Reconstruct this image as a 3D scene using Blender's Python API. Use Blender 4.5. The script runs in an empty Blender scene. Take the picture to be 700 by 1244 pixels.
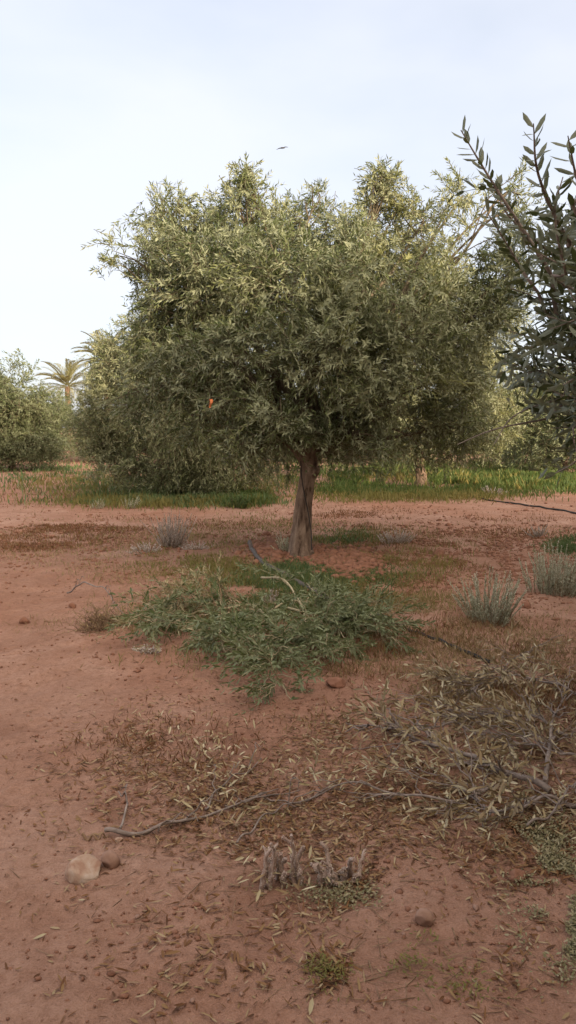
import bpy, math, random
import numpy as np
from mathutils import Vector
C = bpy.context
SC = C.scene
COL = SC.collection
R = math.radians
rng = np.random.default_rng(7)
random.seed(7)

# ------------------------------------------------------------------ camera
FPX, PW, PH, HZ, CAMZ = 976.0, 700.0, 1244.0, 518.0, 1.6
PITCH = math.atan((PH/2-HZ)/FPX)
cam = bpy.data.cameras.new('camera'); camo = bpy.data.objects.new('camera', cam); COL.objects.link(camo)
camo.location = (0, 0, CAMZ); camo.rotation_euler = (math.pi/2-PITCH, 0, 0)
cam.sensor_fit = 'VERTICAL'; cam.sensor_height = 24; cam.lens = 24*FPX/PH
cam.clip_start = 0.05; cam.clip_end = 3000
SC.camera = camo

# ------------------------------------------------------------------ sky and sun
SUN_EL, SUN_AZ = 14.0, 145.0       # azimuth clockwise from +Y (where the camera looks): behind, to the right
w = bpy.data.worlds.new("World"); SC.world = w; w.use_nodes = True
nt = w.node_tree; nt.nodes.clear()
def N(nt, t, **k):
    n = nt.nodes.new(t)
    for a, v in k.items(): setattr(n, a, v)
    return n
out = N(nt, 'ShaderNodeOutputWorld'); bg = N(nt, 'ShaderNodeBackground')
sky = N(nt, 'ShaderNodeTexSky', sky_type='NISHITA', sun_disc=False)
sky.sun_elevation = R(SUN_EL); sky.sun_rotation = R(SUN_AZ)
sky.air_density = 1.0; sky.dust_density = 3.5; sky.ozone_density = 1.0; sky.altitude = 600
tc = N(nt, 'ShaderNodeTexCoord'); mp = N(nt, 'ShaderNodeMapping'); mp.inputs['Scale'].default_value = (1.0, 1.0, 2.6)
ns = N(nt, 'ShaderNodeTexNoise'); ns.inputs['Scale'].default_value = 1.7; ns.inputs['Detail'].default_value = 5; ns.inputs['Roughness'].default_value = .5
cr = N(nt, 'ShaderNodeValToRGB'); cr.color_ramp.elements[0].position = .36; cr.color_ramp.elements[0].color = (.56, .56, .56, 1)
cr.color_ramp.elements[1].position = .66; cr.color_ramp.elements[1].color = (.85, .85, .85, 1)
mx = N(nt, 'ShaderNodeMix', data_type='RGBA')
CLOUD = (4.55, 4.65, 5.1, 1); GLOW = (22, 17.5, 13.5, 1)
nt.links.new(tc.outputs['Generated'], mp.inputs['Vector']); nt.links.new(mp.outputs[0], ns.inputs['Vector'])
nt.links.new(ns.outputs['Fac'], cr.inputs[0]); nt.links.new(cr.outputs[0], mx.inputs[0])
nt.links.new(sky.outputs[0], mx.inputs[6])
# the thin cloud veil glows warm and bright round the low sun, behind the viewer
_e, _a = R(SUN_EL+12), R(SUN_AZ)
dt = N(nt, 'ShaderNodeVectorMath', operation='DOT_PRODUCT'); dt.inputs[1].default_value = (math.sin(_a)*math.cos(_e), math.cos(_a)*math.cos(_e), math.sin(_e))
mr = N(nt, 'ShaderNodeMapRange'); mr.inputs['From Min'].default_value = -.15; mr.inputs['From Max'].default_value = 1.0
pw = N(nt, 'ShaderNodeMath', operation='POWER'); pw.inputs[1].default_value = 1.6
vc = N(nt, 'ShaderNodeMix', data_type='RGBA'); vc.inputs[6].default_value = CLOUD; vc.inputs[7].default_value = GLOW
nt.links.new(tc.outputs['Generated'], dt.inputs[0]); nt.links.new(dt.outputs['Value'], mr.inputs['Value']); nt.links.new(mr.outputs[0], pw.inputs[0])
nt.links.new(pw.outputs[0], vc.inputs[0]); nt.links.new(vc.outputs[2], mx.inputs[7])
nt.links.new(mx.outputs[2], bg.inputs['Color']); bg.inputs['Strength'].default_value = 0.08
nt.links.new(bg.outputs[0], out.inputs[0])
sl = bpy.data.lights.new('sun', 'SUN'); so = bpy.data.objects.new('sun', sl); COL.objects.link(so)
sl.energy = 2.7; sl.angle = R(0.6); sl.color = (1.0, .78, .55)
el, az = R(SUN_EL), R(SUN_AZ)
SUNV = Vector((math.sin(az)*math.cos(el), math.cos(az)*math.cos(el), math.sin(el)))
so.rotation_euler = SUNV.to_track_quat('Z', 'Y').to_euler(); so.location = (20, -20, 20)
SC.view_settings.view_transform = 'Standard'; SC.view_settings.look = 'None'
SC.view_settings.gamma = 1; SC.view_settings.exposure = 1.5
SC.cycles.max_bounces = 6; SC.cycles.transparent_max_bounces = 4
SC.cycles.use_adaptive_sampling = True

# ------------------------------------------------------------------ pixel helpers (only to find real points on the ground)
cp, sp = math.cos(PITCH), math.sin(PITCH)
def ray(px, py):
    a = (px-PW/2)/FPX; b = (PH/2-py)/FPX
    return np.array([a, cp+b*sp, -sp+b*cp])
def at(px, py, Y):
    d = ray(px, py); return np.array([0, 0, CAMZ]) + d*(Y/d[1])

# ------------------------------------------------------------------ noise and ground height
def vnoise(x, y, seed=0):
    xi = np.floor(x).astype(np.int64); yi = np.floor(y).astype(np.int64)
    fx = x-xi; fy = y-yi; fx = fx*fx*(3-2*fx); fy = fy*fy*(3-2*fy)
    def h(i, j):
        n = (i*374761393 + j*668265263 + seed*974634777) & 0xffffffff
        n = ((n ^ (n >> 13))*1274126177) & 0xffffffff
        return ((n ^ (n >> 16)) & 0xffff)/65535.0
    return (h(xi, yi)*(1-fx)+h(xi+1, yi)*fx)*(1-fy) + (h(xi, yi+1)*(1-fx)+h(xi+1, yi+1)*fx)*fy
def fbm(x, y, s, o=4, seed=0):
    v = 0; a = .5; t = 0
    for k in range(o):
        v = v + a*vnoise(x*s, y*s, seed+k*17); t += a; a *= .5; s *= 2.03
    return v/t-.5
def gauss(x, y, cx, cy, rx, ry): return np.exp(-((x-cx)/rx)**2-((y-cy)/ry)**2)
def gh(x, y):
    x = np.asarray(x, float); y = np.asarray(y, float)
    d = np.sqrt(x*x+y*y)
    z = .16*fbm(x, y, .22, 3, 3) + .06*fbm(x, y, 1.1, 3, 11)
    near = np.clip(1-(d-14)/14, 0, 1)
    z = z + near*(.048*fbm(x, y, 3.1, 3, 23) + .024*fbm(x, y, 10, 2, 31))
    z = z + .07*gauss(x, y, .17, 9.9, .8, .7) - .02*gauss(x, y, .17, 9.95, .25, .25)   # low basin rim round the trunk
    z = z + .05*gauss(x, y, 2.6, 4.4, 1.0, 1.0)
    return z
def G(px, py, dz=0.0):
    d = ray(px, py); t = -CAMZ/d[2]
    for k in range(4):
        p = d*t; z = float(gh(p[0], p[1])); t = -(CAMZ-z)/d[2]
    p = np.array([0, 0, CAMZ])+d*t; p[2] += dz
    return p
def nrm(v): return v/np.maximum(np.linalg.norm(v, axis=-1, keepdims=True), 1e-9)

# ------------------------------------------------------------------ mesh plumbing
class MB:
    """collects verts, triangles/quads and a per-vertex colour triple (random values, read by the materials)"""
    def __init__(s): s.v = []; s.f = []; s.c = []; s.n = 0
    def add(s, V, F, c=None):
        V = np.asarray(V, np.float32).reshape(-1, 3); F = np.asarray(F, np.int64)
        s.v.append(V); s.f.append(F+s.n)
        if c is None: c = np.zeros((len(V), 3))
        c = np.asarray(c, np.float32)
        if c.ndim == 1: c = np.tile(c, (len(V), 1))
        s.c.append(c); s.n += len(V)
    def build(s, name, mat, parent=None, origin=None, smooth=False):
        me = bpy.data.meshes.new(name)
        V = np.concatenate(s.v) if s.v else np.zeros((0, 3), np.float32)
        if parent is not None and origin is None: origin = root_world(parent)
        if origin is not None: V = V-np.asarray(origin, np.float32)
        Cc = np.concatenate(s.c)
        li = np.concatenate([f.reshape(-1) for f in s.f]).astype(np.int32)
        lt = np.concatenate([np.full(len(f), f.shape[1]) for f in s.f]).astype(np.int32)
        ls = np.concatenate([[0], np.cumsum(lt)[:-1]]).astype(np.int32)
        me.vertices.add(len(V)); me.vertices.foreach_set('co', V.astype(np.float32).reshape(-1))
        me.loops.add(len(li)); me.loops.foreach_set('vertex_index', li)
        me.polygons.add(len(lt)); me.polygons.foreach_set('loop_start', ls); me.polygons.foreach_set('loop_total', lt)
        if smooth: me.polygons.foreach_set('use_smooth', np.ones(len(lt), bool))
        a = me.attributes.new('col', 'FLOAT_COLOR', 'POINT')
        a.data.foreach_set('color', np.concatenate([Cc, np.ones((len(Cc), 1), np.float32)], 1).astype(np.float32).reshape(-1))
        me.update(calc_edges=True); me.materials.append(mat)
        o = bpy.data.objects.new(name, me); COL.objects.link(o)
        if parent is not None: o.parent = parent
        elif origin is not None: o.location = tuple(float(q) for q in origin)
        return o
def root_world(o):
    p = np.array(o.location)
    while o.parent: o = o.parent; p = p+np.array(o.location)
    return p
def tag(o, label=None, cat=None, group=None, kind=None):
    if label: o['label'] = label
    if cat: o['category'] = cat
    if group: o['group'] = group
    if kind: o['kind'] = kind
    return o
def empty(name, loc, label, cat, group=None):
    o = bpy.data.objects.new(name, None); COL.objects.link(o); o.location = tuple(float(q) for q in loc)
    o.empty_display_size = .2
    return tag(o, label, cat, group)
def copy_thing(src, loc, rz=0, s=1, label=None, group=None):
    r = src.copy(); COL.objects.link(r); r.location = loc; r.rotation_euler = (0, 0, rz); r.scale = (s, s, s) if np.isscalar(s) else s
    if label: r['label'] = label
    if group: r['group'] = group
    for ch in src.children:
        c = ch.copy(); COL.objects.link(c); c.parent = r
        for g in ch.children:
            d = g.copy(); COL.objects.link(d); d.parent = c
    return r

def spline(P, n):
    P = np.asarray(P, float); t = np.linspace(0, len(P)-1, n)
    Q = np.vstack([2*P[0]-P[1], P, 2*P[-1]-P[-2]])
    i = np.minimum(t.astype(int), len(P)-2); f = (t-i)[:, None]
    p0, p1, p2, p3 = Q[i], Q[i+1], Q[i+2], Q[i+3]
    return .5*((2*p1)+(-p0+p2)*f+(2*p0-5*p1+4*p2-p3)*f**2+(-p0+3*p1-3*p2+p3)*f**3)
def tube(mb, P, rad, n=6, c=None, rough=0.0, cap=True):
    P = np.asarray(P, float); m = len(P); rad = np.broadcast_to(np.asarray(rad, float), (m,))
    T = nrm(np.gradient(P, axis=0)); ref = np.array([0, 0, 1.]) if abs(T[0][2]) < .8 else np.array([1., 0, 0])
    A = nrm(np.cross(T, ref)); B = np.cross(T, A)
    th = np.linspace(0, 2*np.pi, n, endpoint=False)
    rr = rad[:, None]*np.ones((m, n))
    if rough:
        ph = rng.uniform(0, 100)
        zz = np.cumsum(np.r_[0, np.linalg.norm(np.diff(P, axis=0), axis=1)])
        r0 = max(rad.max(), 1e-3)
        X = np.cos(th)[None, :]*2+ph+0*zz[:, None]; Y = np.sin(th)[None, :]*2+zz[:, None]/r0*.35+ph
        rr = rr*(1+rough*(fbm(X, Y, 1.1, 3, 5)*2))
    V = P[:, None, :]+(A[:, None, :]*np.cos(th)[None, :, None]+B[:, None, :]*np.sin(th)[None, :, None])*rr[:, :, None]
    i = np.arange(m-1)[:, None]*n; j = np.arange(n)[None, :]; k = (j+1) % n
    F = np.stack([i+j, i+k, i+n+k, i+n+j], -1).reshape(-1, 4)
    V = V.reshape(-1, 3)
    mb.add(V, F, c)
    if cap:
        mb.add(V[:n], np.arange(n)[None, ::-1], c); mb.add(V[-n:], np.arange(n)[None, :], c)
def twigs(mb, B, D, L, r, sag=0.0, c=None):
    """many thin three-sided twigs at once"""
    m = len(B); t = np.array([0, .5, 1.0]); 
    P = B[:, None, :]+D[:, None, :]*(L[:, None]*t)[:, :, None]; P[:, :, 2] += sag*(L[:, None]*t)**2 if np.isscalar(sag) else (sag[:, None]*(L[:, None]*t)**2)
    A = nrm(np.cross(D, np.array([.3, .2, .93]))); Bn = np.cross(D, A)
    th = np.array([0, 2.094, 4.189]); rr = (r[:, None]*(1-.75*t))
    V = P[:, :, None, :]+(A[:, None, None, :]*np.cos(th)[None, None, :, None]+Bn[:, None, None, :]*np.sin(th)[None, None, :, None])*rr[:, :, None, None]
    base = (np.arange(m)*9)[:, None, None]; i = np.array([0, 3])[None, :, None]; j = np.arange(3)[None, None, :]; k = (j+1) % 3
    F = np.stack([base+i+j, base+i+k, base+i+3+k, base+i+3+j], -1).reshape(-1, 4)
    if c is None: c = np.zeros((m, 3))
    mb.add(V.reshape(-1, 3), F, np.repeat(c, 9, axis=0))
def leaves(mb, P, D, Nn, L, W, c, detail=0, curl=0.0):
    """a batch of leaf blades; detail 0 = pointed quad, 1 = folded and curved blade"""
    m = len(P); D = nrm(D); S = nrm(np.cross(D, Nn)); U = np.cross(S, D)
    L = L[:, None]; W = W[:, None]*.5
    curl = np.broadcast_to(np.asarray(curl, float), (m,))[:, None]
    if detail == 0:
        V = np.stack([P, P+D*L*.42+S*W, P+D*L+U*L*curl, P+D*L*.42-S*W], 1)
        F = (np.arange(m)*4)[:, None]+np.arange(4)[None, :]
        mb.add(V.reshape(-1, 3), F, np.repeat(c, 4, axis=0)); return
    f = .25*W
    m1 = P+D*L*.28+U*L*curl*.1; m2 = P+D*L*.68+U*L*curl*.5; tp = P+D*L*.97+U*L*curl
    V = np.stack([P, m1, m2, tp, m1+S*W*.85+U*f, m2+S*W*.9+U*f, m1-S*W*.85+U*f, m2-S*W*.9+U*f], 1)
    T = np.array([[0, 4, 1], [4, 5, 1], [5, 2, 1], [5, 3, 2], [0, 1, 6], [6, 1, 7], [7, 1, 2], [7, 2, 3]])
    F = ((np.arange(m)*8)[:, None, None]+T[None]).reshape(-1, 3)
    mb.add(V.reshape(-1, 3), F, np.repeat(c, 8, axis=0))
def sprays(lm, tm, B, D, L, leafL, leafW, step, sag=-.5, detail=0, clump=None, open_=.75, tr=.0025, curl=.1):
    """olive twigs with opposite leaves all along"""
    m = len(B)
    if clump is None: clump = rng.random(m)
    sagv = sag*rng.uniform(.2, 1.6, m)
    if tm is not None: twigs(tm, B, D, L, np.full(m, tr)*rng.uniform(.8, 1.4, m), sagv)
    K = max(3, int(np.mean(L)/step))
    t = (np.arange(K)+.8)/K
    T = np.repeat(t[None], m, 0)
    Pn = B[:, None, :]+D[:, None, :]*(L[:, None]*T)[:, :, None]; Pn[:, :, 2] += sagv[:, None]*(L[:, None]*T)**2
    Tn = np.repeat(D[:, None, :], K, 1).copy(); Tn[:, :, 2] += 2*sagv[:, None]*L[:, None]*T; Tn = nrm(Tn)
    A = nrm(np.cross(Tn, np.array([.31, .22, .92]))); Bn = np.cross(Tn, A)
    ph = (np.arange(K)*1.571)[None]+rng.uniform(0, 6.28, (m, 1))+rng.normal(0, .35, (m, K))
    for sgn in (0, np.pi):
        a = ph+sgn
        side = A*np.cos(a)[..., None]+Bn*np.sin(a)[..., None]
        op = open_*rng.uniform(.6, 1.35, (m, K))[..., None]
        d = nrm(Tn*np.cos(op)+side*np.sin(op)+rng.normal(0, .12, (m, K, 3)))
        nn = np.cross(np.cross(Tn, side), d)+rng.normal(0, .25, (m, K, 3))
        keep = (rng.random((m, K)) < .93)
        l = leafL*rng.uniform(.7, 1.15, (m, K))*(1-.35*(T > .9)); wd = leafW*rng.uniform(.8, 1.2, (m, K))
        c = np.stack([rng.random((m, K)), np.repeat(clump[:, None], K, 1), T], -1)
        leaves(lm, Pn[keep], d[keep], nn[keep], l[keep], wd[keep], c[keep], detail, rng.normal(0, curl, keep.sum()))

# ------------------------------------------------------------------ materials
def mat(name):
    m = bpy.data.materials.new(name); m.use_nodes = True; m.node_tree.nodes.clear()
    return m, m.node_tree
def ramp(nt, fac, stops, interp='LINEAR'):
    r = N(nt, 'ShaderNodeValToRGB'); r.color_ramp.interpolation = interp
    e = r.color_ramp.elements
    while len(e) < len(stops): e.new(.5)
    for q, (p, c) in zip(e, stops): q.position = p; q.color = (*c, 1)
    nt.links.new(fac, r.inputs[0]); return r.outputs[0]
def mixc(nt, f, a, b, mode='MIX'):
    m = N(nt, 'ShaderNodeMix', data_type='RGBA', blend_type=mode)
    for s, v in ((0, f), (6, a), (7, b)):
        if hasattr(v, 'is_linked'): nt.links.new(v, m.inputs[s])
        elif s == 0: m.inputs[0].default_value = v
        else: m.inputs[s].default_value = (*v, 1)
    return m.outputs[2]
def noise(nt, s, d=4, r=.55, vec=None, dist=0):
    n = N(nt, 'ShaderNodeTexNoise'); n.inputs['Scale'].default_value = s; n.inputs['Detail'].default_value = d
    n.inputs['Roughness'].default_value = r; n.inputs['Distortion'].default_value = dist
    if vec is not None: nt.links.new(vec, n.inputs['Vector'])
    return n.outputs['Fac']
def leaf_mat(name, tops, under, clumps=None, rough=.5, transl=.25, under_f=.7):
    m, nt = mat(name)
    at_ = N(nt, 'ShaderNodeAttribute', attribute_name='col'); sp_ = N(nt, 'ShaderNodeSeparateColor'); nt.links.new(at_.outputs['Color'], sp_.inputs[0])
    k = len(tops); col = ramp(nt, sp_.outputs[0], [(i/max(1, k-1), c) for i, c in enumerate(tops)])
    if clumps: 
        k = len(clumps); c2 = ramp(nt, sp_.outputs[1], [(i/max(1, k-1), c) for i, c in enumerate(clumps)])
        col = mixc(nt, .5, col, c2)
    ge = N(nt, 'ShaderNodeNewGeometry'); mu = N(nt, 'ShaderNodeMath', operation='MULTIPLY'); mu.inputs[1].default_value = under_f
    nt.links.new(ge.outputs['Backfacing'], mu.inputs[0])
    col = mixc(nt, mu.outputs[0], col, under)
    p = N(nt, 'ShaderNodeBsdfPrincipled'); p.inputs['Roughness'].default_value = rough
    p.inputs['Specular IOR Level'].default_value = .3
    nt.links.new(col, p.inputs['Base Color'])
    o = N(nt, 'ShaderNodeOutputMaterial')
    if transl:
        tr = N(nt, 'ShaderNodeBsdfTranslucent'); nt.links.new(mixc(nt, .5, col, (.22, .25, .05)), tr.inputs['Color'])
        ms = N(nt, 'ShaderNodeMixShader'); ms.inputs[0].default_value = transl
        nt.links.new(p.outputs[0], ms.inputs[1]); nt.links.new(tr.outputs[0], ms.inputs[2]); nt.links.new(ms.outputs[0], o.inputs[0])
    else: nt.links.new(p.outputs[0], o.inputs[0])
    return m
def solid_mat(name, stops, scale=20, rough=.9, bump=.3, dist=.01, stretch=(1, 1, 1), det=6):
    m, nt = mat(name)
    tc = N(nt, 'ShaderNodeTexCoord'); mp = N(nt, 'ShaderNodeMapping'); mp.inputs['Scale'].default_value = stretch
    nt.links.new(tc.outputs['Object'], mp.inputs[0])
    f = noise(nt, scale, det, .6, mp.outputs[0], .4)
    p = N(nt, 'ShaderNodeBsdfPrincipled'); p.inputs['Roughness'].default_value = rough; p.inputs['Specular IOR Level'].default_value = .2
    nt.links.new(ramp(nt, f, stops), p.inputs['Base Color'])
    if bump:
        b = N(nt, 'ShaderNodeBump'); b.inputs['Strength'].default_value = bump; b.inputs['Distance'].default_value = dist
        nt.links.new(noise(nt, scale*2.2, 5, .65, mp.outputs[0], .6), b.inputs['Height']); nt.links.new(b.outputs[0], p.inputs['Normal'])
    o = N(nt, 'ShaderNodeOutputMaterial'); nt.links.new(p.outputs[0], o.inputs[0]); return m

M = {}
M['olive'] = leaf_mat('olive_foliage', [(.055, .085, .034), (.12, .155, .062), (.23, .255, .125)], (.35, .385, .265),
                      [(.045, .075, .032), (.145, .175, .07), (.34, .33, .145)], .5, .22, .6)
M['olive_near_shaded'] = leaf_mat('near_olive_foliage_shaded', [(.032, .044, .026), (.06, .078, .045), (.12, .14, .085)], (.24, .27, .2),
                      [(.03, .042, .02), (.07, .08, .038)], .42, .2, .55)  # darker copy of the olive leaf colours: shade put into the colour
M['olive_far'] = leaf_mat('far_olive_foliage', [(.045, .07, .03), (.085, .115, .048), (.15, .18, .09)], (.22, .25, .16), [(.04, .065, .03), (.10, .13, .055), (.2, .21, .09)], .5, .2, .6)
M['olive_blue'] = leaf_mat('olive_foliage_greygreen', [(.065, .095, .038), (.14, .17, .068), (.25, .27, .13)], (.37, .39, .25),
                      [(.06, .09, .045), (.15, .18, .085), (.32, .32, .16)], .5, .22, .6)
M['cut_green'] = leaf_mat('cut_foliage', [(.035, .06, .024), (.085, .12, .05), (.22, .25, .145)], (.25, .29, .17),
                      [(.06, .10, .025), (.17, .19, .065)], .5, .15, .6)
M['cut_pale'] = leaf_mat('wilted_foliage', [(.16, .16, .07), (.28, .24, .12), (.42, .36, .22)], (.36, .33, .22), None, .6, .15, .5)
M['dry_leaf'] = leaf_mat('dry_leaves', [(.13, .08, .04), (.26, .18, .09), (.36, .30, .17), (.50, .45, .31)], (.36, .31, .21), None, .7, .05, .35)
M['litter'] = leaf_mat('leaf_litter', [(.08, .035, .016), (.14, .062, .026), (.20, .105, .045), (.26, .17, .08), (.36, .28, .17)], (.18, .12, .075), None, .8, .05, .3)
M['dead_weed'] = leaf_mat('dead_weeds', [(.17, .11, .05), (.30, .21, .10), (.42, .34, .2)], (.34, .27, .17), [(.20, .12, .05), (.38, .31, .17)], .8, .15, .3)
M['red_weed'] = leaf_mat('reddish_dead_weeds', [(.12, .05, .028), (.20, .085, .04), (.27, .15, .08)], (.2, .11, .06), None, .8, .1, .3)
M['grass'] = leaf_mat('grass_blades', [(.03, .065, .014), (.055, .10, .022), (.12, .16, .05)], (.08, .13, .03), [(.03, .075, .016), (.12, .16, .045)], .6, .3, .3)
M['weed_green'] = leaf_mat('green_weeds', [(.045, .09, .03), (.08, .14, .045), (.15, .2, .09)], (.12, .17, .08), None, .6, .2, .4)
M['weed_yellow'] = leaf_mat('yellow_green_weeds', [(.12, .12, .03), (.2, .18, .045), (.26, .25, .10)], (.2, .19, .07), [(.10, .12, .03), (.24, .17, .06)], .7, .2, .3)
M['sage'] = leaf_mat('grey_green_foliage', [(.26, .29, .20), (.44, .46, .34), (.64, .64, .53)], (.52, .54, .43), None, .8, .1, .3)
M['pale_dead'] = leaf_mat('pale_dead_foliage', [(.38, .32, .29), (.52, .46, .43), (.68, .63, .58)], (.55, .5, .46), None, .9, .1, .3)
M['fuzz'] = leaf_mat('fuzzy_spikes', [(.46, .37, .31), (.60, .51, .45), (.78, .70, .63)], (.55, .47, .41), None, .9, .1, .3)
M['lichen'] = leaf_mat('pale_creeping_weed', [(.15, .14, .07), (.24, .22, .12), (.36, .32, .21)], (.24, .22, .14), None, .9, .1, .3)
M['bark'] = solid_mat('olive_bark', [(.36, (.075, .05, .036)), (.46, (.19, .135, .10)), (.6, (.27, .20, .15)), (.72, (.36, .285, .22))], 17, .95, 1.0, .05, (1, 1, .28))
M['bark_grey'] = solid_mat('weathered_twig_bark', [(.3, (.15, .12, .105)), (.7, (.31, .26, .23))], 30, .9, .3, .004)
M['twig'] = solid_mat('olive_twig', [(.3, (.07, .058, .04)), (.7, (.15, .125, .085))], 30, .9, 0)
M['twig_brown'] = solid_mat('brown_twig', [(.3, (.16, .10, .06)), (.7, (.32, .22, .14))], 30, .9, 0)
M['fuzz_core'] = solid_mat('fuzzy_stem', [(.3, (.24, .16, .13)), (.7, (.46, .37, .32))], 60, 1, .4, .002)
M['stem_pale'] = solid_mat('pale_green_stem', [(.3, (.27, .23, .14)), (.7, (.46, .41, .28))], 30, .9, 0)
M['pipe'] = solid_mat('black_polyethylene', [(.3, (.012, .012, .013)), (.7, (.05, .045, .042))], 12, .5, .1, .002)
M['pipe_grey'] = solid_mat('dusty_grey_polyethylene', [(.3, (.06, .055, .055)), (.7, (.15, .13, .12))], 12, .6, .1, .002)
M['pale_rock'] = solid_mat('pale_rock', [(.38, (.30, .18, .125)), (.5, (.38, .27, .2)), (.66, (.47, .39, .33))], 14, .95, .5, .01)
M['red_rock'] = solid_mat('reddish_rock', [(.3, (.22, .13, .095)), (.7, (.36, .235, .18))], 12, .95, .5, .01)
M['clod'] = solid_mat('earth_clods', [(.3, (.16, .075, .048)), (.7, (.31, .165, .112))], 14, 1, .5, .01)
M['orange'] = solid_mat('orange_cloth', [(.3, (.42, .13, .05)), (.7, (.55, .2, .08))], 20, .8, .2, .004)
M['bird'] = solid_mat('dark_plumage', [(.3, (.02, .02, .022)), (.7, (.06, .055, .05))], 20, .8, 0)
M['palm'] = leaf_mat('palm_fronds', [(.11, .115, .05), (.19, .19, .085), (.28, .27, .14)], (.17, .17, .09), None, .5, .15, .3)
M['palm_trunk'] = solid_mat('palm_bark', [(.3, (.12, .08, .05)), (.7, (.25, .18, .12))], 5, .95, .8, .05)
M['rib'] = solid_mat('palm_rib', [(.3, (.2, .19, .1)), (.7, (.3, .27, .15))], 5, .8, 0)

def ground_mat():
    m, nt = mat('red_sandy_soil'); tc = N(nt, 'ShaderNodeTexCoord'); v = tc.outputs['Object']
    big = noise(nt, .35, 4, .55, v, .3); mid = noise(nt, 2.2, 6, .6, v, .6); fine = noise(nt, 26, 6, .7, v, .2); gr = noise(nt, 160, 3, .6, v)
    base = ramp(nt, mid, [(.28, (.21, .112, .075)), (.42, (.335, .202, .145)), (.56, (.41, .262, .195)), (.70, (.52, .36, .285))])
    red = ramp(nt, mid, [(.3, (.24, .108, .062)), (.7, (.39, .21, .135))])
    base = mixc(nt, ramp(nt, big, [(.40, (0, 0, 0)), (.62, (1, 1, 1))]), base, red)
    base = mixc(nt, ramp(nt, fine, [(.3, (.75, .75, .75)), (.5, (.25, .25, .25)), (.62, (0, 0, 0))]), base, (.17, .08, .045))
    base = mixc(nt, .35, base, ramp(nt, gr, [(.3, (.22, .12, .08)), (.7, (.47, .30, .235))]))
    vo = N(nt, 'ShaderNodeTexVoronoi'); vo.inputs['Scale'].default_value = 26; nt.links.new(v, vo.inputs['Vector'])
    spk = ramp(nt, vo.outputs['Distance'], [(.08, (1, 1, 1)), (.16, (0, 0, 0))]); 
    msk = ramp(nt, noise(nt, 3.1, 3, .6, v, .5), [(.5, (0, 0, 0)), (.62, (1, 1, 1))])
    base = mixc(nt, mixc(nt, 1, spk, msk, 'MULTIPLY'), base, (.13, .055, .033))
    p = N(nt, 'ShaderNodeBsdfPrincipled'); p.inputs['Roughness'].default_value = 1; p.inputs['Specular IOR Level'].default_value = .08
    nt.links.new(base, p.inputs['Base Color'])
    h = N(nt, 'ShaderNodeMath', operation='ADD'); nt.links.new(fine, h.inputs[0])
    h2 = N(nt, 'ShaderNodeMath', operation='MULTIPLY'); nt.links.new(gr, h2.inputs[0]); h2.inputs[1].default_value = .35; nt.links.new(h2.outputs[0], h.inputs[1])
    b = N(nt, 'ShaderNodeBump'); b.inputs['Strength'].default_value = .75; b.inputs['Distance'].default_value = .028
    nt.links.new(h.outputs[0], b.inputs['Height']); nt.links.new(b.outputs[0], p.inputs['Normal'])
    o = N(nt, 'ShaderNodeOutputMaterial'); nt.links.new(p.outputs[0], o.inputs[0]); return m

# ------------------------------------------------------------------ ground: one sheet to the horizon
def axis(lo, hi, step, far, grow=1.16):
    a = list(np.arange(lo, hi+step/2, step)); s = step
    r = [a[-1]]
    while r[-1] < far: s *= grow; r.append(r[-1]+s)
    s = step; l = [a[0]]
    while l[-1] > -far: s *= grow; l.append(l[-1]-s)
    return np.array(l[1:][::-1]+a+r[1:])
xs = axis(-3.6, 3.6, .026, 900); ys = axis(1.6, 11.5, .03, 900, 1.03)
X, Y = np.meshgrid(xs, ys); Z = gh(X, Y)
near = np.clip(1-(np.hypot(X, Y)-7)/6, 0, 1)
Z = Z + near*(.012*fbm(X, Y, 15, 3, 77)+.010*fbm(X, Y, 34, 2, 91))
nx, ny = len(xs), len(ys)
I = (np.arange(ny-1)[:, None]*nx+np.arange(nx-1)[None])
F = np.stack([I, I+1, I+1+nx, I+nx], -1).reshape(-1, 4)
mb = MB(); mb.add(np.stack([X, Y, Z], -1).reshape(-1, 3), F)
tag(mb.build('ground', ground_mat(), smooth=True), kind='structure')

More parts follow.
